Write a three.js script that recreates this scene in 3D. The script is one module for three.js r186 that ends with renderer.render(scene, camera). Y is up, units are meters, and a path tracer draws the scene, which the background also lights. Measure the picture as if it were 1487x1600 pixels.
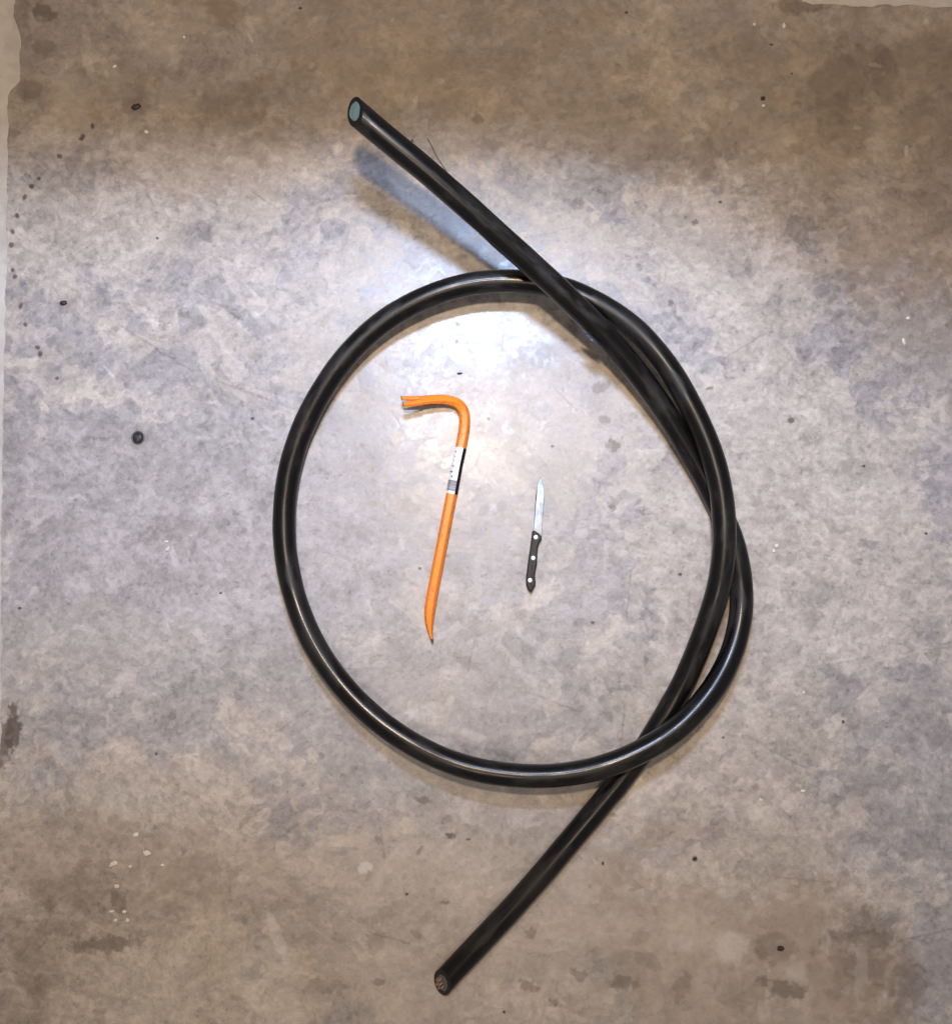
import * as THREE from 'three';
import { RectAreaLightUniformsLib } from 'three/addons/lights/RectAreaLightUniformsLib.js';
import { mergeGeometries } from 'three/addons/utils/BufferGeometryUtils.js';

// ---------------------------------------------------------------- camera, lights, exposure
const scene = new THREE.Scene();
scene.background = new THREE.Color().setRGB(0.25, 0.232, 0.228);       // dim indoor ambience
const FOV = 58, TILT = THREE.MathUtils.degToRad(3), EYE = 1.5;
const camera = new THREE.PerspectiveCamera(FOV, 1487 / 1600, 0.05, 20);
camera.position.set(0, EYE, 0);
camera.up.set(0, 0, -1);
camera.lookAt(0, 0, -EYE * Math.tan(TILT));
const renderer = new THREE.WebGLRenderer({ antialias: true });
renderer.toneMapping = THREE.LinearToneMapping;
renderer.toneMappingExposure = 1.10;
renderer.shadowMap.enabled = true;
RectAreaLightUniformsLib.init();

// lamps of the garage and one added warm fill lamp, all above the camera: [name, label, colour, glow, size, position, radiance]
const LAMPS = [
  ['tube_lamp', 'cool white ceiling tube lamp in a long metal housing', [0.52, 0.68, 1.0], [0.26, 0.085], [-0.02, 1.62, -0.81], 610],
  ['pendant_lamp', 'warm white hanging lamp with a small square glowing face', [1.0, 0.77, 0.53], [0.10, 0.10], [-0.03, 1.92, -0.42], 850],
  ['added_fill_lamp', 'added unseen warm fill panel with a dim wide glowing face', [1.0, 0.80, 0.60], [0.55, 0.32], [-0.16, 2.40, 0.58], 11],
];

// ---------------------------------------------------------------- helpers
const F = 800 / Math.tan(THREE.MathUtils.degToRad(FOV / 2));
const ct = Math.cos(TILT), st = Math.sin(TILT);
function at(u, v, h = 0) {                         // point at height h that stands where the photograph shows (u, v)
  const a = u - 743.5, b = 800 - v;
  const dx = a, dy = -ct * F + st * b, dz = -st * F - ct * b;
  const s = (h - EYE) / dy;
  return new THREE.Vector3(dx * s, h, dz * s);
}
const MM = 0.00104;                                 // metres per photograph pixel on the floor
function rng(seed) { let s = seed >>> 0; return () => { s = (s + 0x6D2B79F5) | 0; let t = Math.imul(s ^ (s >>> 15), 1 | s); t = (t + Math.imul(t ^ (t >>> 7), 61 | t)) ^ t; return ((t ^ (t >>> 14)) >>> 0) / 4294967296; }; }
function hash(x, y, s) { let h = Math.imul(x, 374761393) ^ Math.imul(y, 668265263) ^ Math.imul(s, 2147483647 ^ 0x9E3779B1); h = Math.imul(h ^ (h >>> 13), 1274126177); h ^= h >>> 16; return (h >>> 0) / 4294967296; }
function vn(x, y, s) { const xi = Math.floor(x), yi = Math.floor(y); let fx = x - xi, fy = y - yi; fx = fx * fx * (3 - 2 * fx); fy = fy * fy * (3 - 2 * fy);
  const a = hash(xi, yi, s), b = hash(xi + 1, yi, s), c = hash(xi, yi + 1, s), d = hash(xi + 1, yi + 1, s);
  return (a + (b - a) * fx) + ((c + (d - c) * fx) - (a + (b - a) * fx)) * fy; }
function fbm(x, y, s, o) { let v = 0, a = 0.5, n = 0; for (let i = 0; i < o; i++) { v += a * vn(x, y, s + i); n += a; a *= 0.5; x = x * 2.03 + 7.1; y = y * 2.03 + 3.7; } return v / n; }
function cell(x, y, s) { const xi = Math.floor(x), yi = Math.floor(y); let best = 9, val = 0;
  for (let j = -1; j <= 1; j++) for (let i = -1; i <= 1; i++) { const cx = xi + i, cy = yi + j; const px = cx + hash(cx, cy, s), py = cy + hash(cx, cy, s + 1); const d = (px - x) * (px - x) + (py - y) * (py - y); if (d < best) { best = d; val = hash(cx, cy, s + 2); } }
  return val; }
const sm = (a, b, x) => { const t = Math.min(1, Math.max(0, (x - a) / (b - a))); return t * t * (3 - 2 * t); };
function tag(o, label, category, group) { o.userData.label = label; o.userData.category = category; if (group) o.userData.group = group; return o; }
const names = {};
function numbered(n) { names[n] = (names[n] ?? -1) + 1; return names[n] ? `${n}_${String(names[n]).padStart(3, '0')}` : n; }
function mesh(name, geo, mat, parent) { const m = new THREE.Mesh(geo, mat); m.name = name; m.castShadow = m.receiveShadow = true; parent.add(m); return m; }
function thing(name, label, category, group) { const o = new THREE.Group(); o.name = numbered(name); scene.add(o); return tag(o, label, category, group); }
function dataTex(arr, w, h, srgb) { const t = new THREE.DataTexture(arr, w, h, THREE.RGBAFormat); t.magFilter = THREE.LinearFilter; t.minFilter = THREE.LinearFilter; t.wrapS = t.wrapT = THREE.RepeatWrapping; if (srgb) t.colorSpace = THREE.SRGBColorSpace; t.needsUpdate = true; return t; }
const toS = (l) => { l = Math.min(1, Math.max(0, l)); return 255 * (l <= 0.0031308 ? 12.92 * l : 1.055 * Math.pow(l, 1 / 2.4) - 0.055); };

// ---------------------------------------------------------------- the concrete floor
const FX = 2.5, FZ = 2.7, FZ0 = -0.08, N = 2048;     // extent in metres, centre in z, texels
const col = new Float32Array(N * N * 3), hgt = new Float32Array(N * N), rou = new Float32Array(N * N);
const invX = N / FX, invZ = N / FZ;
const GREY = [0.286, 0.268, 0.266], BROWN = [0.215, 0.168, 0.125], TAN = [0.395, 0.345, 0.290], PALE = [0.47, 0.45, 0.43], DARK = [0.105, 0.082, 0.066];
for (let j = 0; j < N; j++) for (let i = 0; i < N; i++) {
  const x = ((i + 0.5) / N - 0.5) * FX, z = FZ0 + ((j + 0.5) / N - 0.5) * FZ, k = j * N + i;
  const wx = x + 0.009 * (vn(x * 60, z * 60, 11) - 0.5) + 0.03 * (vn(x * 9, z * 9, 13) - 0.5);
  const wz = z + 0.009 * (vn(x * 60 + 5, z * 60, 12) - 0.5) + 0.03 * (vn(x * 9, z * 9 + 4, 14) - 0.5);
  const big = fbm(wx * 2.1, wz * 2.1, 21, 4), mid = fbm(wx * 9, wz * 11, 31, 4), fine = fbm(x * 130, z * 150, 41, 4), c4 = cell(x * 270, z * 290, 66);
  const c1 = cell(wx * 58, wz * 70, 51), c2 = cell(wx * 125, wz * 140, 61), c3 = cell(wx * 24, wz * 27, 71);
  // two blends of cement: a greyer one and a browner one, meeting along blotchy edges
  const br = sm(0.47, 0.60, big * 0.55 + mid * 0.28 + c3 * 0.12 + c1 * 0.08 - 0.015);
  const pt = sm(0.42, 0.62, fbm(wx * 26, wz * 34, 81, 3)), gr = hash(i, j, 91) - 0.5, sm2 = sm(0.55, 0.75, fbm(wx * 5, wz * 6, 85, 3));
  let tone = 1 + 0.21 * (mid - 0.5) + 0.21 * (c1 - 0.5) + 0.20 * (c2 - 0.5) + 0.12 * (c3 - 0.5) + 0.30 * (fine - 0.5) - 0.13 * pt * (0.4 + c1) - 0.07 * sm2 + 0.13 * gr + 0.13 * (c4 - 0.5) - 0.25 * sm(0.965, 0.99, c4) + 0.22 * sm(0.03, 0.01, c4);
  for (let c = 0; c < 3; c++) col[k * 3 + c] = (GREY[c] + (TAN[c] - GREY[c]) * br * 0.55) * tone;
  hgt[k] = 0.55 + 0.35 * (fine - 0.5) + 0.25 * (c2 - 0.5) + 0.35 * (mid - 0.5);
  rou[k] = 0.45 + 0.15 * (c1 - 0.5) + 0.16 * (c2 - 0.5) + 0.16 * (fine - 0.5) + 0.16 * (mid - 0.5) + 0.05 * br;
}
// stains, blotches and marks seen on the concrete: [u, v, ru, rv, turn, colour, strength, raggedness, roughness change, relief]
function stain(u, v, ru, rv, turn, c, str, rag = 0.5, dr = 0, dh = 0, seed = 1, edge = 0.22) {
  const p = at(u, v), R = Math.max(ru, rv) * MM * (1 + rag) * 1.35, cs = Math.cos(turn), sn = Math.sin(turn);
  const i0 = Math.max(0, Math.floor((p.x - R + FX / 2) * invX)), i1 = Math.min(N - 1, Math.ceil((p.x + R + FX / 2) * invX));
  const j0 = Math.max(0, Math.floor((p.z - R - FZ0 + FZ / 2) * invZ)), j1 = Math.min(N - 1, Math.ceil((p.z + R - FZ0 + FZ / 2) * invZ));
  const sc = 1 / (Math.min(ru, rv) * MM), f1 = Math.min(Math.max(sc * 1.5, 14), 400);
  for (let j = j0; j <= j1; j++) for (let i = i0; i <= i1; i++) {
    const x = ((i + 0.5) / N - 0.5) * FX, z = FZ0 + ((j + 0.5) / N - 0.5) * FZ;
    const dx = x - p.x, dz = z - p.z, a = (dx * cs + dz * sn) / (ru * MM), b = (-dx * sn + dz * cs) / (rv * MM);
    let d = Math.sqrt(a * a + b * b);
    if (d > 2.2 + rag) continue;
    d += rag * ((fbm(x * f1, z * f1, 100 + seed, 4) - 0.5) * 1.5 + (cell(x * 75 + 0.4 * fbm(x * 90, z * 90, 5, 2), z * 85, 200 + seed) - 0.5) * 0.42);
    const m = (1 - sm(1 - edge, 1 + edge, d)) * str;
    if (m <= 0) continue;
    const k = j * N + i;
    for (let q = 0; q < 3; q++) col[k * 3 + q] += (c[q] * (col[k * 3 + q] / (0.33 - 0.03 * q) * 0.45 + 0.55) - col[k * 3 + q]) * m;
    rou[k] += dr * m; hgt[k] += dh * m;
  }
}
// old brown stain plus painted-in lack of cool lamp light, far side and near corner
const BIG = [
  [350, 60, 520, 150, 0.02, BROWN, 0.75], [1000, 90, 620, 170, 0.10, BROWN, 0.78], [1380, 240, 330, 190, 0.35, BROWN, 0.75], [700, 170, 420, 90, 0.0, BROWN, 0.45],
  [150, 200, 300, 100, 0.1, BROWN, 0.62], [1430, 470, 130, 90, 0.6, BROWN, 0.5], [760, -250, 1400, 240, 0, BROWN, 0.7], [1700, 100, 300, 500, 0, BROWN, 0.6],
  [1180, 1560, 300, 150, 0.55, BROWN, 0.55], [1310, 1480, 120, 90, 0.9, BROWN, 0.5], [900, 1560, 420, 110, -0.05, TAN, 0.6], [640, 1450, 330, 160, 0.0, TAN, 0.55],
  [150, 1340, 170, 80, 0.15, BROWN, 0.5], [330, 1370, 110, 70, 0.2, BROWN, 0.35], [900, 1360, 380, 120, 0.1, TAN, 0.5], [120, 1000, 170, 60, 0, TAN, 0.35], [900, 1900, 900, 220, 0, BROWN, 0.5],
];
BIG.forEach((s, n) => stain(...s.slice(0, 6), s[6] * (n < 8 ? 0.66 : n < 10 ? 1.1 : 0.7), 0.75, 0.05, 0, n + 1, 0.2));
const MED = [
  [1335, 130, 75, 55, -0.3, DARK, 0.42], [1310, 190, 50, 40, 0.4, DARK, 0.35], [1440, 100, 60, 60, 0, DARK, 0.28], [1270, 330, 45, 60, 0.2, DARK, 0.2], [1440, 330, 70, 40, 0, DARK, 0.18],
  [340, 150, 120, 30, 0.12, DARK, 0.26], [290, 205, 90, 26, -0.1, DARK, 0.26], [470, 150, 40, 40, 0, DARK, 0.18], [70, 18, 18, 14, 0, DARK, 0.6], [70, 75, 18, 14, 0, DARK, 0.35], [32, 30, 16, 40, 0, DARK, 0.3],
  [50, 140, 26, 14, 0, DARK, 0.3], [150, 260, 60, 16, 0, DARK, 0.22], [350, 15, 30, 28, 0, DARK, 0.3], [1050, 240, 60, 36, 0, DARK, 0.2], [1200, 60, 120, 40, 0, DARK, 0.14], [1250, 8, 40, 14, 0, DARK, 0.4],
  [110, 820, 40, 14, -0.1, DARK, 0.16], [270, 820, 28, 26, 0.3, DARK, 0.16], [320, 830, 50, 14, 0.3, DARK, 0.12], [240, 455, 40, 18, -0.7, DARK, 0.14], [300, 360, 26, 20, 0.4, DARK, 0.12],
  [20, 1140, 10, 34, 0.0, DARK, 0.75], [6, 1160, 12, 36, 0.1, DARK, 0.6], [170, 1475, 48, 12, -0.05, DARK, 0.5], [110, 1455, 40, 18, 0.1, DARK, 0.32], [60, 1500, 46, 70, 0, DARK, 0.28], [185, 1410, 12, 22, -0.4, DARK, 0.35], [30, 1570, 50, 40, 0, DARK, 0.25],
  [310, 1350, 22, 30, -0.5, DARK, 0.25], [100, 1385, 60, 26, 0.3, DARK, 0.2], [250, 1440, 40, 30, 0, DARK, 0.14],
  [1220, 1545, 34, 14, 0.2, DARK, 0.5], [1215, 1480, 30, 20, 0, DARK, 0.35], [1340, 1465, 46, 13, 0.05, DARK, 0.4], [1370, 1440, 30, 20, 0.6, DARK, 0.3], [1330, 1520, 40, 30, 0, DARK, 0.26], [1420, 1540, 26, 34, 0.5, DARK, 0.3], [1160, 1550, 44, 24, 0, DARK, 0.26],
  [823, 1540, 14, 11, 0, DARK, 0.45], [975, 1535, 18, 10, 0.1, DARK, 0.4], [905, 1525, 12, 8, 0.6, DARK, 0.4], [865, 1565, 8, 6, 0, DARK, 0.4], [830, 1458, 9, 8, 0, DARK, 0.35], [1010, 1500, 22, 12, 0.3, DARK, 0.25], [1000, 1465, 12, 10, 0, DARK, 0.2], [1065, 1545, 12, 24, 0.2, DARK, 0.25],
  [480, 1540, 55, 12, 0.05, DARK, 0.26], [505, 1440, 40, 24, 0.4, DARK, 0.14], [610, 1425, 40, 10, -0.4, DARK, 0.14], [585, 1470, 14, 14, 0.4, DARK, 0.25], [695, 1410, 7, 4, 0, DARK, 0.5], [590, 1535, 9, 6, 0, DARK, 0.4], [460, 1440, 40, 50, 0, DARK, 0.12],
  [958, 697, 11, 9, 0.3, DARK, 0.6], [940, 604, 14, 8, -0.5, DARK, 0.42], [944, 655, 9, 6, 0, DARK, 0.4], [958, 793, 6, 6, 0, DARK, 0.5], [990, 650, 9, 6, 0, DARK, 0.2], [1235, 657, 5, 4, 0, DARK, 0.8], [1048, 474, 6, 5, 0.6, DARK, 0.7], [1085, 347, 5, 5, 0, DARK, 0.6],
  [1107, 607, 6, 2, -0.2, DARK, 0.6], [1247, 775, 22, 14, 0, DARK, 0.14], [1335, 1230, 20, 12, 0.3, DARK, 0.14], [1350, 1240, 24, 30, 0, DARK, 0.12], [1180, 1230, 6, 4, 0.3, DARK, 0.4], [745, 185, 10, 8, 0.4, DARK, 0.5], [765, 225, 24, 9, 0.2, DARK, 0.28], [900, 318, 9, 10, 0.5, DARK, 0.4],
  [985, 160, 20, 10, 0, DARK, 0.25], [960, 100, 40, 16, 0, DARK, 0.12], [905, 405, 13, 20, 0.1, DARK, 0.12], [660, 1250, 10, 6, 0.2, DARK, 0.5], [703, 1306, 8, 6, 0.2, DARK, 0.75], [732, 1311, 3, 2, 0, DARK, 0.9], [800, 1312, 6, 9, 0.4, DARK, 0.25], [655, 1330, 3, 8, 0.5, DARK, 0.4],
  [640, 795, 16, 14, 0.3, DARK, 0.14], [730, 1035, 22, 8, 0.5, DARK, 0.25], [560, 830, 20, 12, 0, DARK, 0.14], [815, 960, 12, 10, 0, DARK, 0.25], [1010, 1030, 6, 3, 0.8, DARK, 0.5], [1060, 970, 7, 5, 0, DARK, 0.35], [980, 1075, 7, 5, 0, DARK, 0.3], [1200, 1340, 60, 30, 0, DARK, 0.1], [1310, 1320, 26, 24, 0.2, DARK, 0.16],
];
MED.forEach((s, n) => stain(...s.slice(0, 6), Math.min(0.95, s[6] * (Math.min(s[2], s[3]) < 15 ? 1.25 : 1.05)), 0.95, 0.06, -0.05, 40 + n, 0.26));
const PAL = [
  [245, 1545, 80, 70, 0, PALE, 0.22], [420, 1540, 50, 70, -0.15, PALE, 0.42], [432, 1460, 9, 44, -0.35, PALE, 0.6], [1140, 1480, 27, 24, 0, PALE, 0.55], [1345, 1520, 10, 44, 0.05, PALE, 0.3], [1060, 1475, 20, 14, 0, PALE, 0.3], [1290, 1470, 8, 16, 0, PALE, 0.3], [1245, 1520, 16, 20, 0, PALE, 0.3],
  [570, 1356, 11, 8, -0.4, PALE, 0.85], [270, 150, 36, 30, 0.2, PALE, 0.18], [110, 160, 26, 40, 0.3, PALE, 0.14], [250, 75, 40, 26, 0, PALE, 0.12], [1150, 170, 60, 30, 0, PALE, 0.12], [1050, 200, 50, 30, 0.1, PALE, 0.12], [1380, 205, 30, 34, 0, PALE, 0.12], [1210, 210, 30, 26, 0, PALE, 0.16],
  [1155, 285, 10, 7, -0.6, PALE, 0.3], [1197, 262, 5, 12, 0.1, PALE, 0.3], [1415, 235, 3, 9, 0.1, PALE, 0.6], [140, 105, 7, 26, -0.3, PALE, 0.25], [392, 60, 2, 9, -0.5, PALE, 0.6], [240, 310, 3, 12, -0.4, PALE, 0.5], [100, 400, 3, 12, -0.4, PALE, 0.4], [170, 580, 2, 14, -0.7, PALE, 0.7],
  [690, 1160, 30, 10, 0.1, PALE, 0.3], [740, 1150, 20, 7, 0.2, PALE, 0.4], [640, 1120, 30, 16, 0, PALE, 0.25], [150, 830, 60, 30, 0.0, PALE, 0.14], [220, 800, 40, 24, 0, PALE, 0.14], [273, 872, 5, 14, -0.3, PALE, 0.5], [1310, 1310, 28, 20, 0, PALE, 0.12], [1340, 770, 60, 40, 0, PALE, 0.12], [1240, 1000, 120, 60, 0, PALE, 0.08],
  [1315, 1032, 3, 24, 1.45, PALE, 0.4], [1300, 1015, 8, 6, 0, PALE, 0.4], [1420, 810, 14, 7, 0.1, PALE, 0.3], [200, 1250, 60, 26, 0, PALE, 0.2], [350, 1180, 120, 40, 0, PALE, 0.14], [950, 1450, 90, 20, 0, PALE, 0.16],
];
PAL.forEach((s, n) => stain(...s, 0.55, 0.03, 0.05, 160 + n, 0.28));
const rs = rng(77);
for (let n = 0; n < 2600; n++) {                      // small random spots, pale and dark, everywhere
  const u = -350 + rs() * 2200, v = -350 + rs() * 2300, r = 1.8 + 9 * Math.pow(rs(), 2.6), pale = rs() < 0.45;
  stain(u, v, r * (1 + rs() * 1.4), r, rs() * 3.1, pale ? PALE : DARK, (0.10 + 0.34 * rs() * rs()) * (pale ? 1.1 : 0.9) * (r > 6 ? 0.6 : 1), 0.7, pale ? -0.05 : 0.05, pale ? 0.05 : -0.12, 300 + (n % 40), 0.14);
}
for (let n = 0; n < 26; n++) {                       // tiny black pin-holes and rusty drips
  stain(rs() * 1487, rs() * 1600, 1.6 + rs() * 1.6, 1.6 + rs(), 0, [0.02, 0.018, 0.016], 0.9, 0.3, 0, -0.3, 350, 0.3);
}
const DRIP = [[61, 279], [50, 291], [39, 308], [27, 337], [20, 362], [18, 383], [20, 422], [24, 432], [33, 478], [40, 507], [59, 543], [63, 553], [90, 591], [93, 244], [145, 197], [130, 213], [127, 217], [716, 505], [712, 533], [1085, 1342]];
DRIP.forEach(([u, v], n) => stain(u, v, 3.4 + (n % 3) * 0.7, 3.0 + (n % 2), n, [0.06, 0.04, 0.032], 0.85, 0.4, 0.02, -0.15, 360 + n, 0.35));
function scratch(u0, v0, u1, v1, wob, w, str, seed) { // hairline cracks and scratches
  const n = Math.ceil(Math.hypot(u1 - u0, v1 - v0) / 1.2), du = (v1 - v0) / n, dv = -(u1 - u0) / n;
  for (let k = 0; k <= n; k++) { const t = k / n, o = (fbm(t * 7, seed, 400 + seed, 3) - 0.5) * wob; const p = at(u0 + (u1 - u0) * t + du * o, v0 + (v1 - v0) * t + dv * o);
    const i = Math.round((p.x + FX / 2) * invX), j = Math.round((p.z - FZ0 + FZ / 2) * invZ);
    for (let b = -1; b <= 1; b++) for (let a = -1; a <= 1; a++) { const ii = i + a, jj = j + b; if (ii < 0 || jj < 0 || ii >= N || jj >= N) continue; const q = jj * N + ii, m = str * ((a || b) ? w : 1) * (0.35 + 0.65 * vn(t * n * 0.08, seed, 9)); for (let c = 0; c < 3; c++) col[q * 3 + c] *= 1 - m * 0.5; hgt[q] -= 0.35 * m; } } }
[[190, 510, 300, 580, 14], [340, 595, 460, 640, 12], [395, 300, 440, 330, 4], [610, 640, 625, 665, 2], [740, 1000, 730, 1050, 5], [600, 1340, 590, 1270, 3], [560, 1262, 585, 1246, 3], [985, 890, 978, 965, 3], [975, 1100, 968, 1180, 2], [1210, 1370, 1300, 1378, 4],
  [1130, 560, 1195, 520, 8], [1430, 730, 1480, 725, 3], [1310, 1035, 1360, 1025, 2], [1440, 1015, 1487, 1010, 2], [575, 1455, 640, 1475, 6], [1400, 1470, 1487, 1450, 8], [1210, 1175, 1260, 1200, 8], [420, 1150, 480, 1110, 8], [300, 450, 380, 500, 10], [860, 600, 900, 640, 5], [820, 1080, 900, 1110, 8]].forEach(([a, b, c, d, w], n) => scratch(a, b, c, d, w * 0.35, 0.3, 0.42, n));
for (let n = 0; n < 420; n++) { const u = rs() * 1487, v = rs() * 1600, l = 5 + 30 * rs() * rs(), a = rs() < 0.55 ? -0.6 + rs() * 0.5 : rs() * 3.14; scratch(u, v, u + l * Math.cos(a), v + l * Math.sin(a), 2 + rs() * 8, 0.3, 0.10 + 0.26 * rs(), 30 + n); }
stain(216, 684, 17, 16, 0, DARK, 0.35, 0.7, 0.05, 0, 395, 0.5); stain(213, 166, 17, 13, 0.3, DARK, 0.4, 0.8, 0.05, 0, 396, 0.5); stain(99, 472, 19, 15, 0.3, DARK, 0.35, 0.7, 0.05, 0, 397, 0.5);
const cA = new Uint8Array(N * N * 4), hA = new Uint8Array(N * N * 4), rA = new Uint8Array(N * N * 4);
for (let k = 0; k < N * N; k++) {
  for (let c = 0; c < 3; c++) cA[k * 4 + c] = toS(col[k * 3 + c]);
  const h = 255 * Math.min(1, Math.max(0, hgt[k])), r = 255 * Math.min(0.95, Math.max(0.22, rou[k]));
  hA[k * 4] = hA[k * 4 + 1] = hA[k * 4 + 2] = h; rA[k * 4] = rA[k * 4 + 1] = rA[k * 4 + 2] = r; cA[k * 4 + 3] = hA[k * 4 + 3] = rA[k * 4 + 3] = 255;
}
const floorMat = new THREE.MeshPhysicalMaterial({ map: dataTex(cA, N, N, true), bumpMap: dataTex(hA, N, N), bumpScale: 0.00035, ior: 1.5, roughnessMap: dataTex(rA, N, N), roughness: 1, metalness: 0, clearcoat: 0.11, clearcoatRoughness: 0.23 });
const fg = new THREE.BufferGeometry();               // one slab sheet, uv 0..1 along x and z
fg.setAttribute('position', new THREE.Float32BufferAttribute([-FX / 2, 0, FZ0 - FZ / 2, FX / 2, 0, FZ0 - FZ / 2, FX / 2, 0, FZ0 + FZ / 2, -FX / 2, 0, FZ0 + FZ / 2], 3));
fg.setAttribute('normal', new THREE.Float32BufferAttribute([0, 1, 0, 0, 1, 0, 0, 1, 0, 0, 1, 0], 3));
fg.setAttribute('uv', new THREE.Float32BufferAttribute([0, 0, 1, 0, 1, 1, 0, 1], 2));
fg.setIndex([0, 2, 1, 0, 3, 2]);
const floor = mesh('floor', fg, floorMat, scene);
floor.userData.kind = 'structure';
tag(floor, 'stained grey and brown concrete floor with a dull sheen', 'floor');

// paler concrete skim with a broken edge along two sides of the slab
function skimTexture(seed) { const M = 256, a = new Uint8Array(M * M * 4); for (let j = 0; j < M; j++) for (let i = 0; i < M; i++) { const t = 0.40 * (1 + 0.3 * (fbm(i / 22, j / 22, seed, 4) - 0.5) + 0.12 * (cell(i / 11, j / 11, seed + 5) - 0.5)), k = (j * M + i) * 4; a[k] = toS(t); a[k + 1] = toS(t * 0.94); a[k + 2] = toS(t * 0.86); a[k + 3] = 255; } return dataTex(a, M, M, true); }
const skimTex = skimTexture(501); skimTex.repeat.set(3, 3);
const skimMat = new THREE.MeshStandardMaterial({ map: skimTex, roughness: 0.7 });
function skim(edge, out, name, label) {             // edge: world points (x, z) of the broken edge; out: the far corners
  const s = new THREE.Shape([...edge, ...out].map((p) => new THREE.Vector2(p.x, -p.z)));
  const g = new THREE.ExtrudeGeometry(s, { depth: 0.0008, bevelEnabled: false });
  g.rotateX(-Math.PI / 2); g.translate(0, 0.0002, 0);
  const m = mesh(name, g, skimMat, scene); m.userData.kind = 'structure'; tag(m, label, 'concrete edge');
}
{
  const e = [];
  for (let v = -240; v <= 1860; v += 4) { const b = v < 130 ? 24 + 9 * sm(20, 60, v) : v < 1100 ? 33 - 19 * sm(125, 150, v) - 10 * sm(150, 900, v) : 4 - (v - 1100) * 0.03; const p = at(b + (fbm(v / 22, 3, 610, 5) - 0.5) * 6 + (hash(v, 1, 3) - 0.5) * 1.6 - 0.5, v); e.push({ x: p.x, z: p.z }); }
  skim(e, [{ x: -1.25, z: e[e.length - 1].z }, { x: -1.25, z: e[0].z }], 'slab_edge', 'pale concrete strip with a broken edge beside the brown floor');
  const t = [];
  for (let u = 1252; u <= 1890; u += 4) { const p = at(u, 5 + 4 * sm(1252, 1270, u) + (fbm(u / 20, 7, 620, 5) - 0.5) * 9); t.push({ x: p.x, z: p.z }); }
  skim([...t].reverse(), [{ x: t[0].x, z: -1.40 }, { x: t[t.length - 1].x, z: -1.40 }], 'slab_edge_far', 'short pale concrete ridge with a ragged edge on dark brown floor');
}

// ---------------------------------------------------------------- heavy black cable
const R = 0.0182;
const PATH = [  // [u, v, height of the axis]
  [545, 166, 0.220], [600, 213, 0.203], [660, 262, 0.184], [720, 314, 0.163], [780, 368, 0.140], [830, 413, 0.121], [880, 459, 0.102], [930, 508, 0.084], [980, 563, 0.066], [1025, 622, 0.050], [1064, 682, 0.037],
  [1098, 742, 0.026], [1127, 800, 0.0195], [1148, 855, 0.0188], [1158, 910, 0.0190], [1157, 965, 0.024], [1143, 1022, 0.033], [1111, 1082, 0.046], [1060, 1138, 0.0565], [1001, 1175, 0.0605], [928, 1203, 0.060], [860, 1213, 0.058], [793, 1211, 0.056], [722, 1198, 0.053],
  [652, 1168, 0.048], [583, 1121, 0.041], [526, 1062, 0.034], [482, 992, 0.027], [455, 917, 0.021], [443.5, 842, 0.0188], [446, 765, 0.0192], [464, 690, 0.023], [498, 617, 0.030], [546, 549, 0.038], [606, 496, 0.046], [676, 459, 0.053], [750, 440, 0.057], [826, 440, 0.059],
  [885, 452, 0.0595], [938, 476, 0.0595], [990, 512, 0.0595], [1036, 562, 0.0595], [1076, 628, 0.0595], [1109, 700, 0.0595], [1128, 775, 0.0600], [1132, 850, 0.0600], [1124, 912, 0.0570], [1107, 968, 0.047], [1080, 1040, 0.031], [1050, 1100, 0.0205], [1012, 1163, 0.0186],
  [970, 1218, 0.0186], [937, 1258, 0.0186], [905, 1296, 0.0186], [865, 1344, 0.0186], [824, 1392, 0.0186], [780, 1441, 0.0186], [735, 1488, 0.0186], [679, 1548, 0.0190],
];
const pts = PATH.map(([u, v, h]) => at(u, v, h));
for (let it = 0; it < 2; it++) for (let i = 1; i < pts.length - 1; i++) { if (it % 2) continue; pts[i].x += 0.15 * ((pts[i - 1].x + pts[i + 1].x) / 2 - pts[i].x); pts[i].z += 0.15 * ((pts[i - 1].z + pts[i + 1].z) / 2 - pts[i].z); }
const curve = new THREE.CatmullRomCurve3(pts, false, 'centripetal');
const LEN = curve.getLength();
const S0 = 0.55, S1 = 0.5;                           // sideways slant of the two cut ends
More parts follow.
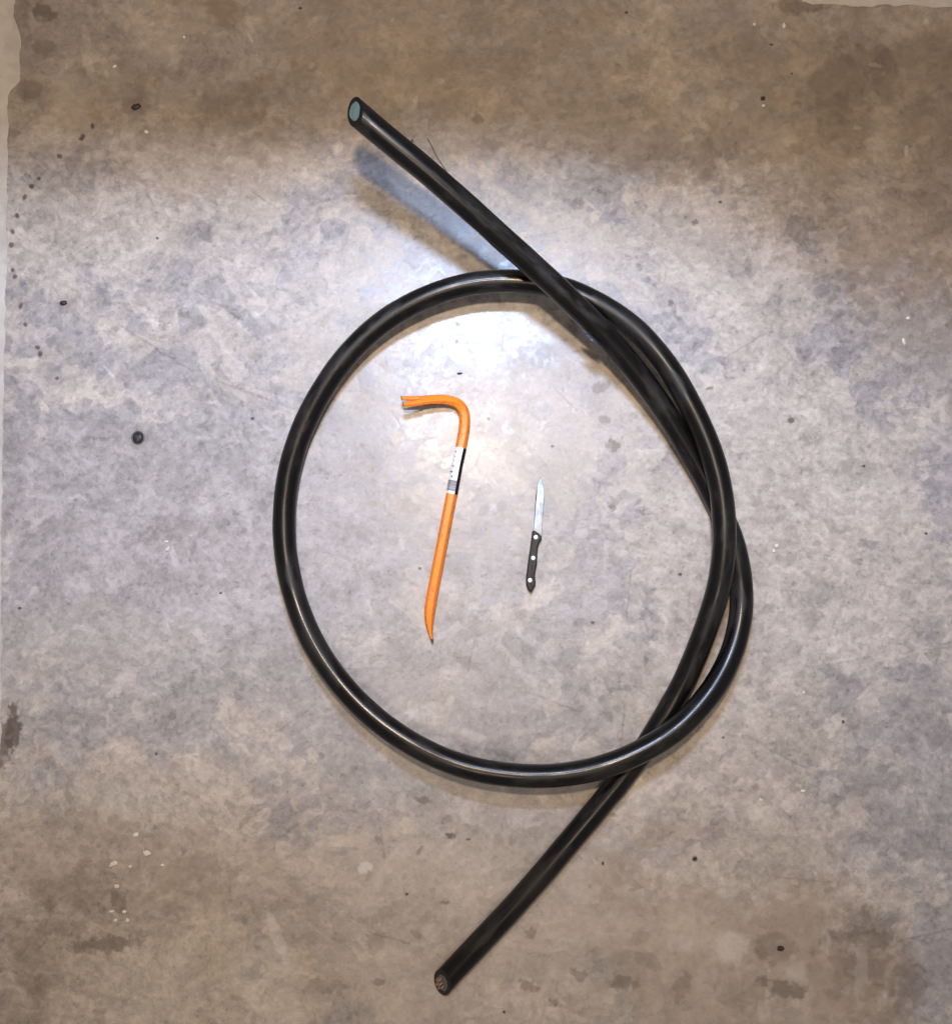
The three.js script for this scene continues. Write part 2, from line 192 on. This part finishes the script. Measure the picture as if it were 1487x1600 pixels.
function cutTube(r, segs, sides, cut0, cut1, wob) {  // a tube whose ends are cut at a slant that faces upwards
  const P = [], NN = [], UV = [], IX = [], up = new THREE.Vector3(0, 1, 0);
  for (let i = 0; i <= segs; i++) {
    const t = i / segs, c = curve.getPointAt(t), tg = curve.getTangentAt(t), s = new THREE.Vector3().crossVectors(tg, up).normalize(), n = new THREE.Vector3().crossVectors(s, tg).normalize();
    for (let k = 0; k <= sides; k++) {
      const a = k / sides * 2 * Math.PI - Math.PI / 2, ca = Math.cos(a), sa = Math.sin(a);
      const rr = r * (1 + wob * ((vn(t * LEN * 28, 1.5 + ca * 1.2, 701) - 0.5) * 0.05 + (vn(t * LEN * 120, 4 + sa * 2, 703) - 0.5) * 0.012));
      const o = new THREE.Vector3().addScaledVector(s, ca * rr).addScaledVector(n, sa * rr);
      const back = (1 - sm(0, 0.06 / LEN, t)) * ((sa + 1) * r * cut0 + ca * r * S0) - sm(1 - 0.07 / LEN, 1, t) * ((sa + 1) * r * cut1 + ca * r * S1);
      const p = c.clone().add(o).addScaledVector(tg, back);
      P.push(p.x, p.y, p.z); o.normalize(); NN.push(o.x, o.y, o.z); UV.push(t * LEN, k / sides);
    }
  }
  for (let i = 0; i < segs; i++) for (let k = 0; k < sides; k++) { const a = i * (sides + 1) + k, b = a + sides + 1; IX.push(a, b, a + 1, b, b + 1, a + 1); }
  const g = new THREE.BufferGeometry(); g.setAttribute('position', new THREE.Float32BufferAttribute(P, 3)); g.setAttribute('normal', new THREE.Float32BufferAttribute(NN, 3)); g.setAttribute('uv', new THREE.Float32BufferAttribute(UV, 2)); g.setIndex(IX); return g;
}
const CM = 2048, CH = 256, cc = new Uint8Array(CM * CH * 4), cr = new Uint8Array(CM * CH * 4), cb = new Uint8Array(CM * CH * 4);
for (let j = 0; j < CH; j++) for (let i = 0; i < CM; i++) {   // one metre long, seam underneath; ends cross-faded so that it repeats
  const k = (j * CM + i) * 4, f = sm(CM * 0.85, CM, i), mix = (fn) => fn(i) * (1 - f) + fn(i - CM) * f;
  const d = mix((q) => sm(0.46, 0.70, fbm(q / 120 + 40, j / 46, 801, 4))), g = mix((q) => fbm(q / 34 + 90, j / 9, 811, 3)), sp = sm(0.90, 0.94, vn(i / 3, j / 3, 821)) * d;
  const w = 0.0030 + 0.012 * d * g + 0.018 * sp;
  cc[k] = toS(w * 1.08); cc[k + 1] = toS(w * 0.98); cc[k + 2] = toS(w * 0.92); cc[k + 3] = 255;
  const r = 255 * (0.29 + 0.20 * d + 0.14 * (g - 0.5)); cr[k] = cr[k + 1] = cr[k + 2] = r; cr[k + 3] = 255;
  const b = 128 + 40 * (g - 0.5) + 16 * sp; cb[k] = cb[k + 1] = cb[k + 2] = b; cb[k + 3] = 255;
}
const rubber = new THREE.MeshPhysicalMaterial({ map: dataTex(cc, CM, CH, true), roughnessMap: dataTex(cr, CM, CH), bumpMap: dataTex(cb, CM, CH), bumpScale: 0.00012, roughness: 1, specularIntensity: 0.5, clearcoat: 0.08, clearcoatRoughness: 0.13 });
const cable = thing('power_cable', 'thick black rubber power cable coiled in a loop with both ends crossing out', 'cable');
const K0 = 0.62, K1 = 0.95;
mesh('sheath', cutTube(R, 620, 40, K0, K1, 1), rubber, cable);
function endFace(t, name, inner, layers, k) {        // slanted ring of sheath and the layers inside it
  const up = new THREE.Vector3(0, 1, 0), c = curve.getPointAt(t), tg = curve.getTangentAt(t), s = new THREE.Vector3().crossVectors(tg, up).normalize(), n = new THREE.Vector3().crossVectors(s, tg).normalize();
  const sg = t < 0.5 ? 1 : -1;
  const place = (r, a, out) => c.clone().addScaledVector(s, Math.cos(a) * r).addScaledVector(n, Math.sin(a) * r).addScaledVector(tg, sg * ((Math.sin(a) * r + R) * k + Math.cos(a) * r * (t < 0.5 ? S0 : S1) - out));
  const jag = (m, S, f) => (vn(m / S * 14 % 14, f * 5, 951) - 0.5) * 0.0022 * Math.min(1, f * 1.4);
  const disc = (r0, r1, out0, out1, y = 0, xx = 0) => { const P = [], I = [], S = 40, rings = 5; for (let q = 0; q <= rings; q++) for (let m = 0; m <= S; m++) { const f = q / rings, r = r0 + (r1 - r0) * f, p = place(r, m / S * 2 * Math.PI, out0 + (out1 - out0) * f + (r1 < R ? jag(m % S, S, f) : 0)); p.addScaledVector(n, y).addScaledVector(s, xx).addScaledVector(tg, sg * y * k); P.push(p.x, p.y, p.z); } for (let q = 0; q < rings; q++) for (let m = 0; m < S; m++) { const a = q * (S + 1) + m, b = a + S + 1; I.push(a, b, a + 1, b, b + 1, a + 1); } const g = new THREE.BufferGeometry(); g.setAttribute('position', new THREE.Float32BufferAttribute(P, 3)); g.setIndex(I); g.computeVertexNormals(); return g; };
  mesh(name, disc(inner, R * 1.0, 0.0006, 0.0, 0), rubber, cable);
  for (const L of layers) mesh(L.name, disc(L.r0, L.r1, L.o0, L.o1, L.y ?? 0, L.x ?? 0), L.mat, cable);
}
const teal = new THREE.MeshPhysicalMaterial({ color: new THREE.Color().setRGB(0.10, 0.165, 0.17), roughness: 0.36, clearcoat: 0.5, clearcoatRoughness: 0.2 });
const greyXl = new THREE.MeshPhysicalMaterial({ color: new THREE.Color().setRGB(0.06, 0.07, 0.07), roughness: 0.4, clearcoat: 0.4, clearcoatRoughness: 0.2 });
const copper = new THREE.MeshStandardMaterial({ color: new THREE.Color().setRGB(0.30, 0.19, 0.155), roughness: 0.45, metalness: 0.85 });
endFace(0, 'sheath_rim', R * 0.64, [{ name: 'insulation', r0: R * 0.0001, r1: R * 0.65, o0: 0.0022, o1: 0.0004, mat: teal }], K0);
endFace(1, 'sheath_rim', R * 0.64, [{ name: 'insulation', r0: R * 0.0001, r1: R * 0.65, o0: 0.0012, o1: 0.0003, mat: greyXl }], K1);
{ // copper wires standing out of the lower half of the near end
  const up = new THREE.Vector3(0, 1, 0), c = curve.getPointAt(1), tg = curve.getTangentAt(1), s = new THREE.Vector3().crossVectors(tg, up).normalize(), n = new THREE.Vector3().crossVectors(s, tg).normalize();
  const wire = new THREE.CapsuleGeometry(R * 0.15, 0.012, 3, 8); wire.rotateX(Math.PI / 2);
  [[0, -0.1], [0.3, -0.05], [-0.3, -0.1], [0.12, -0.38], [-0.2, -0.38], [0.36, -0.34]].forEach(([a, b], q) => {
    const m = mesh('copper_wire', wire, copper, cable);
    m.position.copy(c).addScaledVector(s, a * R).addScaledVector(n, b * R).addScaledVector(tg, -((b + 1) * R * K1 + a * R * S1) - 0.001 - (q % 3) * 0.0012);
    m.quaternion.setFromUnitVectors(new THREE.Vector3(0, 0, 1), tg);
  });
}
{ // torn flap of sheath on the side of the upper strand
  const a = at(908, 519, 0.088), b = at(922, 529, 0.090), c = at(938, 545, 0.086);
  const g = new THREE.TubeGeometry(new THREE.CatmullRomCurve3([a, b, c]), 16, 0.0042, 8);
  const p = g.attributes.position; for (let i = 0; i < p.count; i++) { const f = Math.floor(i / 9) / 16, w = Math.sin(Math.PI * (0.08 + 0.86 * f)); const q = new THREE.CatmullRomCurve3([a, b, c]).getPointAt(f); p.setXYZ(i, q.x + (p.getX(i) - q.x) * w, q.y + (p.getY(i) - q.y) * w * 0.6, q.z + (p.getZ(i) - q.z) * w); }
  g.computeVertexNormals();
  const m = mesh('sheath_tear', g, new THREE.MeshPhysicalMaterial({ color: new THREE.Color().setRGB(0.035, 0.037, 0.045), roughness: 0.22, clearcoat: 0.6, clearcoatRoughness: 0.15 }), cable); m.userData.label = 'shiny torn flap on the cable sheath';
}

// ---------------------------------------------------------------- orange crowbar
function sweep(st, poly, caps = true) {              // st: {p, a, b, w, t}: axis point, width and thickness directions and half sizes; poly: unit outline
  const P = [], UV = [], I = [], M = poly.length; let L = 0;
  st.forEach((s, i) => { if (i) L += s.p.distanceTo(st[i - 1].p); for (let k = 0; k <= M; k++) { const q = poly[k % M], v = s.p.clone().addScaledVector(s.a, q[0] * s.w).addScaledVector(s.b, q[1] * s.t); P.push(v.x, v.y, v.z); UV.push(k / M, L); } });
  for (let i = 0; i < st.length - 1; i++) for (let k = 0; k < M; k++) { const a = i * (M + 1) + k, b = a + M + 1; I.push(a, a + 1, b, b, a + 1, b + 1); }
  if (caps) for (const [i, f] of [[0, 0], [st.length - 1, 1]]) { const base = P.length / 3, c = st[i].p; P.push(c.x, c.y, c.z); UV.push(0, 0); for (let k = 0; k < M; k++) { const o = i * (M + 1) + k; P.push(P[o * 3], P[o * 3 + 1], P[o * 3 + 2]); UV.push(0, 0); } for (let k = 0; k < M; k++) { const a = base + 1 + k, b = base + 1 + (k + 1) % M; f ? I.push(base, a, b) : I.push(base, b, a); } }
  let g = new THREE.BufferGeometry(); g.setAttribute('position', new THREE.Float32BufferAttribute(P, 3)); g.setAttribute('uv', new THREE.Float32BufferAttribute(UV, 2)); g.setIndex(I); g.computeVertexNormals(); return g;
}
function hexPoly(round) { const o = []; for (let k = 0; k < 6; k++) { const a0 = k / 6 * 2 * Math.PI; for (const d of [-1, -0.35, 0.35, 1]) { const a = a0 + d * round; const r = 1 - 0.16 * (1 - Math.abs(d)) * 0.22; const rr = Math.cos(Math.PI / 6) / Math.cos(((a % (Math.PI / 3)) + Math.PI / 3) % (Math.PI / 3) - Math.PI / 6); o.push([Math.cos(a) * Math.min(rr, r), Math.sin(a) * Math.min(rr, r)]); } } return o; }
const HEX = hexPoly(0.16);
function paintTex() { const M = 256, a = new Uint8Array(M * M * 4), r = new Uint8Array(M * M * 4); for (let j = 0; j < M; j++) for (let i = 0; i < M; i++) { const k = (j * M + i) * 4, n = fbm(i / 40, j / 40, 901, 4), f = fbm(i / 5, j / 5, 905, 3), wear = sm(0.69, 0.73, f * 0.62 + n * 0.5); const c = [0.76, 0.195, 0.011].map((v, q) => v * (0.93 + 0.14 * n) * (1 - 0.5 * wear) + wear * [0.05, 0.045, 0.04][q]); for (let q = 0; q < 3; q++) a[k + q] = toS(c[q]); a[k + 3] = 255; r[k] = r[k + 1] = r[k + 2] = 255 * (0.44 + 0.25 * (f - 0.5) + 0.3 * wear); r[k + 3] = 255; } return [dataTex(a, M, M, true), dataTex(r, M, M)]; }
const [pm, pr] = paintTex(); pm.repeat.set(1, 6); pr.repeat.set(1, 6);
const orange = new THREE.MeshPhysicalMaterial({ map: pm, roughnessMap: pr, roughness: 1, specularIntensity: 0.6, clearcoat: 0.10, clearcoatRoughness: 0.3 });
const crowbar = thing('crowbar', 'orange painted hexagonal crowbar with a white paper label inside the cable loop', 'crowbar');
const HB = 0.0092;
const barPts = [[675.5, 1003, 0.0065], [672, 986, 0.0075], [670.5, 969, 0.0090], [672, 948, 0.0098], [682, 893, 0.0098], [694, 831, 0.0098], [706, 769, 0.0098], [714, 725, 0.0100], [721, 692, 0.0105], [725.5, 662, 0.0115], [724, 643, 0.0135], [714, 630, 0.0165], [697, 624.5, 0.0205], [676, 624, 0.025], [655, 626, 0.029]].map(([u, v, h]) => at(u, v, h));
const barCurve = new THREE.CatmullRomCurve3(barPts, false, 'centripetal');
const BL = barCurve.getLength();
// half sizes along the bar: chisel point at the start, full hexagon in the shaft, spread claw at the end
const hookN = new THREE.Vector3(0.12, 0.72, 0.68).normalize();   // across the claw; the shaft keeps a flat on the floor
function stations(t0, t1, n, grow = 0) {
  const o = []; for (let i = 0; i <= n; i++) {
    const t = t0 + (t1 - t0) * i / n, p = barCurve.getPointAt(t), tg = barCurve.getTangentAt(t), up = new THREE.Vector3(0, 1, 0);
    const roll = sm(0.70, 0.90, t), ref = up.lerp(hookN, roll).normalize();
    const a = new THREE.Vector3().crossVectors(ref, tg).normalize(), b = new THREE.Vector3().crossVectors(tg, a).normalize();
    const ch = 1 - sm(-0.01, 0.12, t), cl = sm(0.84, 1.0, t);
    o.push({ p, a, b, w: (HB + grow) * (1 - 0.80 * ch) * (1 - 0.40 * cl), t: (HB + grow) * (1 - 0.42 * ch) * (1 + 0.12 * cl) });
  } return o;
}
mesh('shaft', sweep(stations(0, 1, 180), HEX), orange, crowbar);
{ // claw: two flat prongs with a V slot between them
  const e = stations(0.97, 1, 4).pop(), tg = barCurve.getTangentAt(1), steel = new THREE.MeshStandardMaterial({ color: new THREE.Color().setRGB(0.055, 0.045, 0.04), roughness: 0.45, metalness: 0.5 });
  for (const s of [-1, 1]) {
    const S = []; for (let i = 0; i <= 10; i++) { const f = i / 10; const p = e.p.clone().addScaledVector(tg, -0.003 + 0.030 * f).addScaledVector(e.b, s * (0.0056 + 0.0036 * f)).addScaledVector(e.a, -0.002 * f * f); S.push({ p, a: e.a, b: e.b, w: e.w * (1 - 0.35 * f), t: 0.0056 * (1 - 0.22 * f) }); }
    const pr_ = mesh('claw_prong', sweep(S, HEX), orange, crowbar);
    const T = []; for (let i = 0; i <= 2; i++) { const f = 0.985 + 0.02 * i; const p = e.p.clone().addScaledVector(tg, -0.003 + 0.030 * f).addScaledVector(e.b, s * (0.0056 + 0.0036 * f)).addScaledVector(e.a, -0.002 * f * f); T.push({ p, a: e.a, b: e.b, w: e.w * 0.64, t: 0.0043 }); }
    mesh('prong_tip', sweep(T, HEX), steel, pr_);
  }
  const tipS = stations(0, 0.012, 3).map((q, i) => ({ ...q, w: q.w * 1.06, t: q.t * 1.04 }));
  mesh('chisel_tip', sweep(tipS, HEX), steel, crowbar);
}
{ // wrap-around label; outline runs around the bar, so u is the way round and v the way along
  const cv = document.createElement('canvas'); cv.width = 256; cv.height = 512; const x = cv.getContext('2d');
  x.fillStyle = '#dcdad8'; x.fillRect(0, 0, 256, 512);
  const mark = (c, list) => { x.fillStyle = c; for (const [a, b, w, h] of list) x.fillRect(22 + (a - 58) * 1.05, 512 - b - h, w, h); };
  x.fillStyle = '#817f84'; x.fillRect(0, 364, 256, 118); x.fillStyle = '#a3a1a4'; x.fillRect(0, 448, 256, 8); x.fillRect(0, 430, 256, 6); x.fillStyle = '#5c5a60'; x.fillRect(0, 365, 256, 5);
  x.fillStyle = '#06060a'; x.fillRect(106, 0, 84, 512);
  mark('#242228', [[84, 170, 16, 30], [92, 178, 16, 10], [66, 232, 26, 9], [74, 224, 9, 24], [96, 236, 8, 14], [78, 286, 20, 9], [86, 292, 20, 8], [90, 300, 9, 18], [70, 300, 12, 6]]);
  mark('#5a585e', [[80, 352, 18, 8], [86, 346, 6, 20], [72, 400, 30, 6], [80, 408, 12, 5], [74, 450, 24, 12], [80, 466, 16, 5]]);
  const tx = new THREE.CanvasTexture(cv); tx.colorSpace = THREE.SRGBColorSpace;
  const S = stations(0.50, 0.50, 1); S.length = 0;
  const near = (u, v) => { const q = at(u, v, 0.01); let b = 0, bd = 9; for (let i = 0; i <= 600; i++) { const d = barCurve.getPointAt(i / 600).distanceTo(q); if (d < bd) { bd = d; b = i / 600; } } return b; };
  const t0 = near(705.5, 772), t1 = near(719, 700);
  const g = sweep(stations(t0, t1, 24, 0.00035), HEX, false), uv = g.attributes.uv, l = uv.getY(uv.count - 1);
  for (let i = 0; i < uv.count; i++) uv.setY(i, uv.getY(i) / l);
  const lab = mesh('paper_label', g, new THREE.MeshPhysicalMaterial({ map: tx, roughness: 0.6, specularIntensity: 0.4 }), crowbar); lab.userData.label = 'white and grey printed label with a black side';
}

// ---------------------------------------------------------------- kitchen knife
const knife = thing('paring_knife', 'small knife with steel blade and black three-rivet handle lying on concrete', 'knife');
const KC = at(838, 833, 0.008), kz = -0.0009;
knife.position.set(KC.x, 0, KC.z);
function outline(list) { return list.map(([u, v]) => { const p = at(u, v, 0.008); return new THREE.Vector2(p.x - KC.x, -(p.z - KC.z)); }); }
function spl(list, n) { const c = new THREE.SplineCurve(list); return c.getPoints(n); }
{
  const left = outline([[833.5, 834], [834, 815], [835.5, 795], [837, 775], [840, 757], [844.5, 745]]), right = outline([[844.5, 745], [848.5, 758], [850, 774], [848.8, 792], [847, 812], [846, 838]]);
  const sh = new THREE.Shape([...spl(left, 24), ...spl(right, 24).slice(1)]);
  const g = new THREE.ExtrudeGeometry(sh, { depth: 0.0007, bevelEnabled: true, bevelThickness: 0.0003, bevelSize: 0.0003, bevelOffset: -0.0003, bevelSegments: 1, steps: 1 });
  g.rotateX(-Math.PI / 2); g.translate(0, 0.0072, 0);
  const p = g.attributes.position; for (let i = 0; i < p.count; i++) { const z = p.getZ(i); p.setY(i, p.getY(i) + Math.min(0, z) * 0.040 + (z < -0.058 ? (z + 0.058) * 0.085 : 0)); }   // the point droops to the floor
  g.computeVertexNormals();
  const M = 128, a = new Uint8Array(M * M * 4), b = new Uint8Array(M * M * 4); for (let j = 0; j < M; j++) for (let i = 0; i < M; i++) { const k = (j * M + i) * 4, n = fbm(i / 3, j / 26, 931, 3), q = fbm(i / 20, j / 20, 935, 3); a[k] = a[k + 1] = a[k + 2] = 255 * (0.44 + 0.06 * (n - 0.5) + 0.14 * (q - 0.5)); b[k] = b[k + 1] = b[k + 2] = 255 * n; a[k + 3] = b[k + 3] = 255; }
  const rt = dataTex(a, M, M), bt = dataTex(b, M, M); rt.repeat.set(20, 20); bt.repeat.set(20, 20);
  mesh('blade', g, new THREE.MeshStandardMaterial({ color: new THREE.Color().setRGB(0.125, 0.138, 0.158), metalness: 1, roughness: 1, roughnessMap: rt, bumpMap: bt, bumpScale: 0.000008 }), knife);
  const ho = outline([[832.6, 829.5], [838, 832], [843, 836], [845.6, 841], [842, 847], [839.4, 856], [838.6, 868], [838, 880], [835.6, 893], [835, 902], [836, 912], [832, 920], [829.4, 924.5], [825, 920.5], [822.3, 914], [822, 904], [823.5, 890], [826, 872], [828.5, 855], [830.5, 840]]);
  const hs = new THREE.Shape(new THREE.CatmullRomCurve3(ho.map((q) => new THREE.Vector3(q.x, q.y, 0)), true, 'centripetal').getPoints(110).map((q) => new THREE.Vector2(q.x, q.y)));
  const hg = new THREE.ExtrudeGeometry(hs, { depth: 0.0082, bevelEnabled: true, bevelThickness: 0.0026, bevelSize: 0.0026, bevelOffset: -0.0022, bevelSegments: 4 });
  hg.rotateX(-Math.PI / 2); hg.translate(0, 0.0028, 0);
  mesh('handle', hg, new THREE.MeshPhysicalMaterial({ color: new THREE.Color().setRGB(0.010, 0.0095, 0.011), roughness: 0.5, specularIntensity: 0.6, clearcoat: 0.04, clearcoatRoughness: 0.3 }), knife);
  const rm = new THREE.MeshStandardMaterial({ color: new THREE.Color().setRGB(0.86, 0.86, 0.86), metalness: 0.9, roughness: 0.42 });
  for (const [u, v] of [[837, 839.5], [833, 872], [828, 907]]) {
    const q = at(u, v, 0.0135), pr2 = []; for (let i = 0; i <= 8; i++) { const f = i / 8; pr2.push(new THREE.Vector2(0.0038 * Math.sin(f * Math.PI / 2), 0.0011 * Math.cos(f * Math.PI / 2))); } pr2.push(new THREE.Vector2(0.0038, -0.0015));
    const rg = new THREE.LatheGeometry(pr2, 20); rg.translate(q.x - KC.x, 0.01355, q.z - KC.z); mesh('rivet', rg, rm, knife);
  }
}

// ---------------------------------------------------------------- small things lying on the floor
function lump(seed, sx, sy, sz, rough = 0.35) { const g = new THREE.IcosahedronGeometry(1, 2), p = g.attributes.position, v = new THREE.Vector3(); for (let i = 0; i < p.count; i++) { v.fromBufferAttribute(p, i).normalize(); const k = 1 + rough * 1.9 * (fbm(v.x * 1.7 + 5 + seed, v.y * 1.7 + v.z * 2.3 + 5, 950 + seed, 3) - 0.5) * 1.6; p.setXYZ(i, v.x * k * sx, Math.max(v.y * k, -0.6) * sy, v.z * k * sz); } g.computeVertexNormals(); return g; }
function crumb(u, v, wu, wv, turn, mat, name, label, cat, group, seed) { wu *= 0.86; wv *= 0.8; const h = Math.min(wu, wv) * MM * 0.34, g = lump(seed, wu * MM / 2, h, wv * MM / 2), m = mesh(numbered(name), g, mat, scene), p = at(u, v, h * 0.5); m.position.set(p.x, h * 0.58, p.z); m.rotation.y = turn; return tag(m, label, cat, group); }
const whiteStone = new THREE.MeshStandardMaterial({ color: new THREE.Color().setRGB(0.55, 0.51, 0.46), roughness: 0.5 });
const blackBit = new THREE.MeshStandardMaterial({ color: new THREE.Color().setRGB(0.016, 0.014, 0.013), roughness: 0.6 });
const endOfTrail = 'one of four white crumbs clustered where the trail meets a dark smudge';
[[213, 1304, 11, 8, 0.3, 'white crumb at the start of the crumb trail, farthest from the dark smudge'], [230, 1333, 15, 9, -0.2, 'wide flat white crumb near the start of the crumb trail'], [177, 1350, 16, 9, 0.5, 'largest white crumb set off to one side of the trail on brown concrete'],
  [183, 1385, 9, 8, 0, 'round white crumb just before the cluster of four crumbs'], [254, 1352, 8, 5, 0, 'small white sliver beside the wide flat crumb of the trail'], [204, 1354, 6, 6, 0, 'tiny white crumb between the largest crumb and the wide flat one'],
  [175, 1424, 10, 6, 0.2, endOfTrail], [195, 1424, 8, 6, 0, endOfTrail], [181, 1438, 8, 6, 0.4, endOfTrail], [200, 1438, 8, 9, 0, endOfTrail]]
  .forEach(([u, v, a, b, t, l], n) => crumb(u, v, a, b, t, whiteStone, 'white_crumb', l, 'crumb', 'trail of white crumbs on the floor', n));
[[1224, 40, 7, 9, 0, 'brighter of two pale grains near the pale concrete ridge'], [1178, 38, 5, 6, 0, 'fainter of two pale grains near the pale concrete ridge'], [288, 58, 5, 5, 0, 'tiny pale grain alone on the brown stain away from any debris'], [180, 104, 8, 6, 0.6, 'pale grain between the black debris and the pale concrete strip'], [229, 206, 7, 7, 0, 'pale round grain close beside the black angular debris'], [1192, 165, 7, 5, 0, 'pale grain lying against the dark grit grain']]
  .forEach(([u, v, a, b, t, l], n) => crumb(u, v, a, b, t, whiteStone, 'pale_grain', l, 'grain', 'pale grains scattered on the brown stain', 20 + n));
[[1411, 533, 6, 13, 0.2, 'long white chip on grey concrete near the brown stain border'], [1418, 497, 8, 6, 0.2, 'short white chip next to the long white chip'], [1213, 853, 9, 8, 0.3, 'larger of two touching white chips beside the doubled cable strand'], [1208, 861, 6, 6, 0, 'smaller of two touching white chips beside the doubled cable strand'], [1188, 1250, 8, 6, 0, 'rounded pale chip outside the place where the cable crosses its tail'], [1254, 1236, 8, 5, 0.2, 'thin white sliver outside the place where the cable crosses its tail'], [262, 858, 8, 9, 0, 'larger of two white chips outside the single strand side of the loop'], [261, 846, 7, 5, 0, 'smaller of two white chips outside the single strand side of the loop'], [1255, 1082, 5, 6, 0, 'lone tiny white fleck on grey concrete outside the doubled strand']]
  .forEach(([u, v, a, b, t, l], n) => crumb(u, v, a, b, t, whiteStone, 'white_chip', l, 'chip', 'white chips on the grey concrete', 30 + n));
crumb(213, 167, 17, 10, 0.35, blackBit, 'black_debris', 'black angular bit of debris on the brown stained concrete', 'debris', null, 50);
crumb(99, 473, 13, 10, 0.2, blackBit, 'black_pebble', 'small black pebble on a dark smudge near the pale strip', 'pebble', null, 51);
crumb(1085, 1342, 9, 5, 0.5, blackBit, 'black_fleck', 'tiny black fleck on the tan concrete below the cable crossing', 'fleck', null, 52);
crumb(718.5, 583.5, 11, 4, 0.08, blackBit, 'black_sliver', 'thin black sliver lying just off the bend of the crowbar', 'sliver', null, 55);
crumb(1219, 1482, 12, 9, 0.2, blackBit, 'black_grit', 'black grit beside the pale round patch on brown concrete', 'grit', null, 53);
crumb(1191, 154, 9, 8, 0.2, blackBit, 'dark_grit', 'dark grit grain with a pale grain against it', 'grit', null, 54);
{ // round dark plug set in the floor
  const p = at(216, 684), plug = thing('floor_plug', 'round black plug set in the grey concrete floor', 'plug'); plug.position.set(p.x, 0.0003, p.z);
  const dark = new THREE.MeshStandardMaterial({ color: new THREE.Color().setRGB(0.010, 0.0095, 0.010), roughness: 0.55 });
  mesh('cap', lump(61, 0.0085, 0.0042, 0.0090, 0.16), dark, plug);
  const rim = new THREE.TorusGeometry(0.0094, 0.0014, 8, 36); rim.rotateX(Math.PI / 2); rim.scale(1, 0.7, 1.05); mesh('rim', rim, new THREE.MeshStandardMaterial({ color: new THREE.Color().setRGB(0.05, 0.046, 0.044), roughness: 0.5 }), plug);
}
{ // dry stalk by the raised cable end
  const c = new THREE.CatmullRomCurve3([at(668, 216, 0.004), at(676, 230, 0.009), at(684, 246, 0.010), at(697, 266, 0.004)]);
  const m = mesh(numbered('dry_stalk'), new THREE.TubeGeometry(c, 20, 0.0006, 6), new THREE.MeshStandardMaterial({ color: new THREE.Color().setRGB(0.17, 0.13, 0.075), roughness: 0.8 }), scene);
  tag(m, 'thin dry stalk beside the raised cable end', 'stalk');
}

// ---------------------------------------------------------------- the lamps themselves, hanging above the camera
for (const [name, label, rgb, size, pos, nits] of LAMPS) {
  const L = thing(name, label, 'lamp'); L.position.set(...pos);
  const c = new THREE.Color().setRGB(...rgb), w = size[0], d = size[1];
  const housing = new THREE.MeshStandardMaterial({ color: new THREE.Color().setRGB(0.5, 0.5, 0.5), roughness: 0.5 });
  const hs = new THREE.Shape([[-w / 2 - 0.02, 0], [w / 2 + 0.02, 0], [w / 2, 0.06], [-w / 2, 0.06]].map((a) => new THREE.Vector2(...a)));
  const hg = new THREE.ExtrudeGeometry(hs, { depth: d + 0.04, bevelEnabled: true, bevelSize: 0.004, bevelThickness: 0.004, bevelSegments: 2 }); hg.translate(0, 0.014, -d / 2 - 0.02);
  mesh('housing', hg, housing, L);
  const pg = new THREE.PlaneGeometry(w, d); pg.rotateX(Math.PI / 2); pg.translate(0, 0.006, 0);
  mesh('diffuser', pg, new THREE.MeshStandardMaterial({ color: 0xffffff, emissive: c, emissiveIntensity: 3 }), L);
  if (name === 'tube_lamp') { // added unseen sheet-metal flap and cover that cut the beam off the near floor
    const f = new THREE.BoxGeometry(0.72, 0.30, 0.006); f.translate(-0.29, -0.075, 0.165); mesh('added_skirt', f, housing, L);
    const top = new THREE.BoxGeometry(0.72, 0.004, 0.24); top.translate(-0.29, 0.082, 0.05); mesh('added_hood', top, housing, L);
  }
  const light = new THREE.RectAreaLight(c, nits, w, d); light.position.set(0, 0.002, 0); light.rotation.x = -Math.PI / 2; L.add(light);
}
{ // added unseen board, shaped to keep the tube light off the far floor
  const sh = thing('added_shade_board', 'unseen board on brackets added to shade the far strip of floor', 'light_blocker'); sh.position.set(0, 1.20, -0.987);
  const wood = new THREE.MeshStandardMaterial({ color: new THREE.Color().setRGB(0.30, 0.25, 0.19), roughness: 0.7 });
  const b = new THREE.ExtrudeGeometry(new THREE.Shape([[-1.6, -0.222], [0.02, -0.230], [0.096, -0.241], [0.20, -0.291], [0.35, -0.36], [1.6, -0.60], [1.6, 0.27], [-1.6, 0.27]].map((a) => new THREE.Vector2(...a))), { depth: 0.02, bevelEnabled: false }); b.rotateX(-Math.PI / 2); mesh('board', b, wood, sh);
  for (const x of [-1.2, 0, 1.2]) { const k = new THREE.Shape([[0, 0], [-0.4, 0], [-0.4, -0.03], [-0.36, -0.035], [-0.02, -0.28], [0, -0.28]].map((a) => new THREE.Vector2(...a))); const g = new THREE.ExtrudeGeometry(k, { depth: 0.02, bevelEnabled: false }); g.rotateY(Math.PI / 2); g.translate(x, -0.0105, -0.2); mesh('bracket', g, wood, sh); }
}
renderer.render(scene, camera);
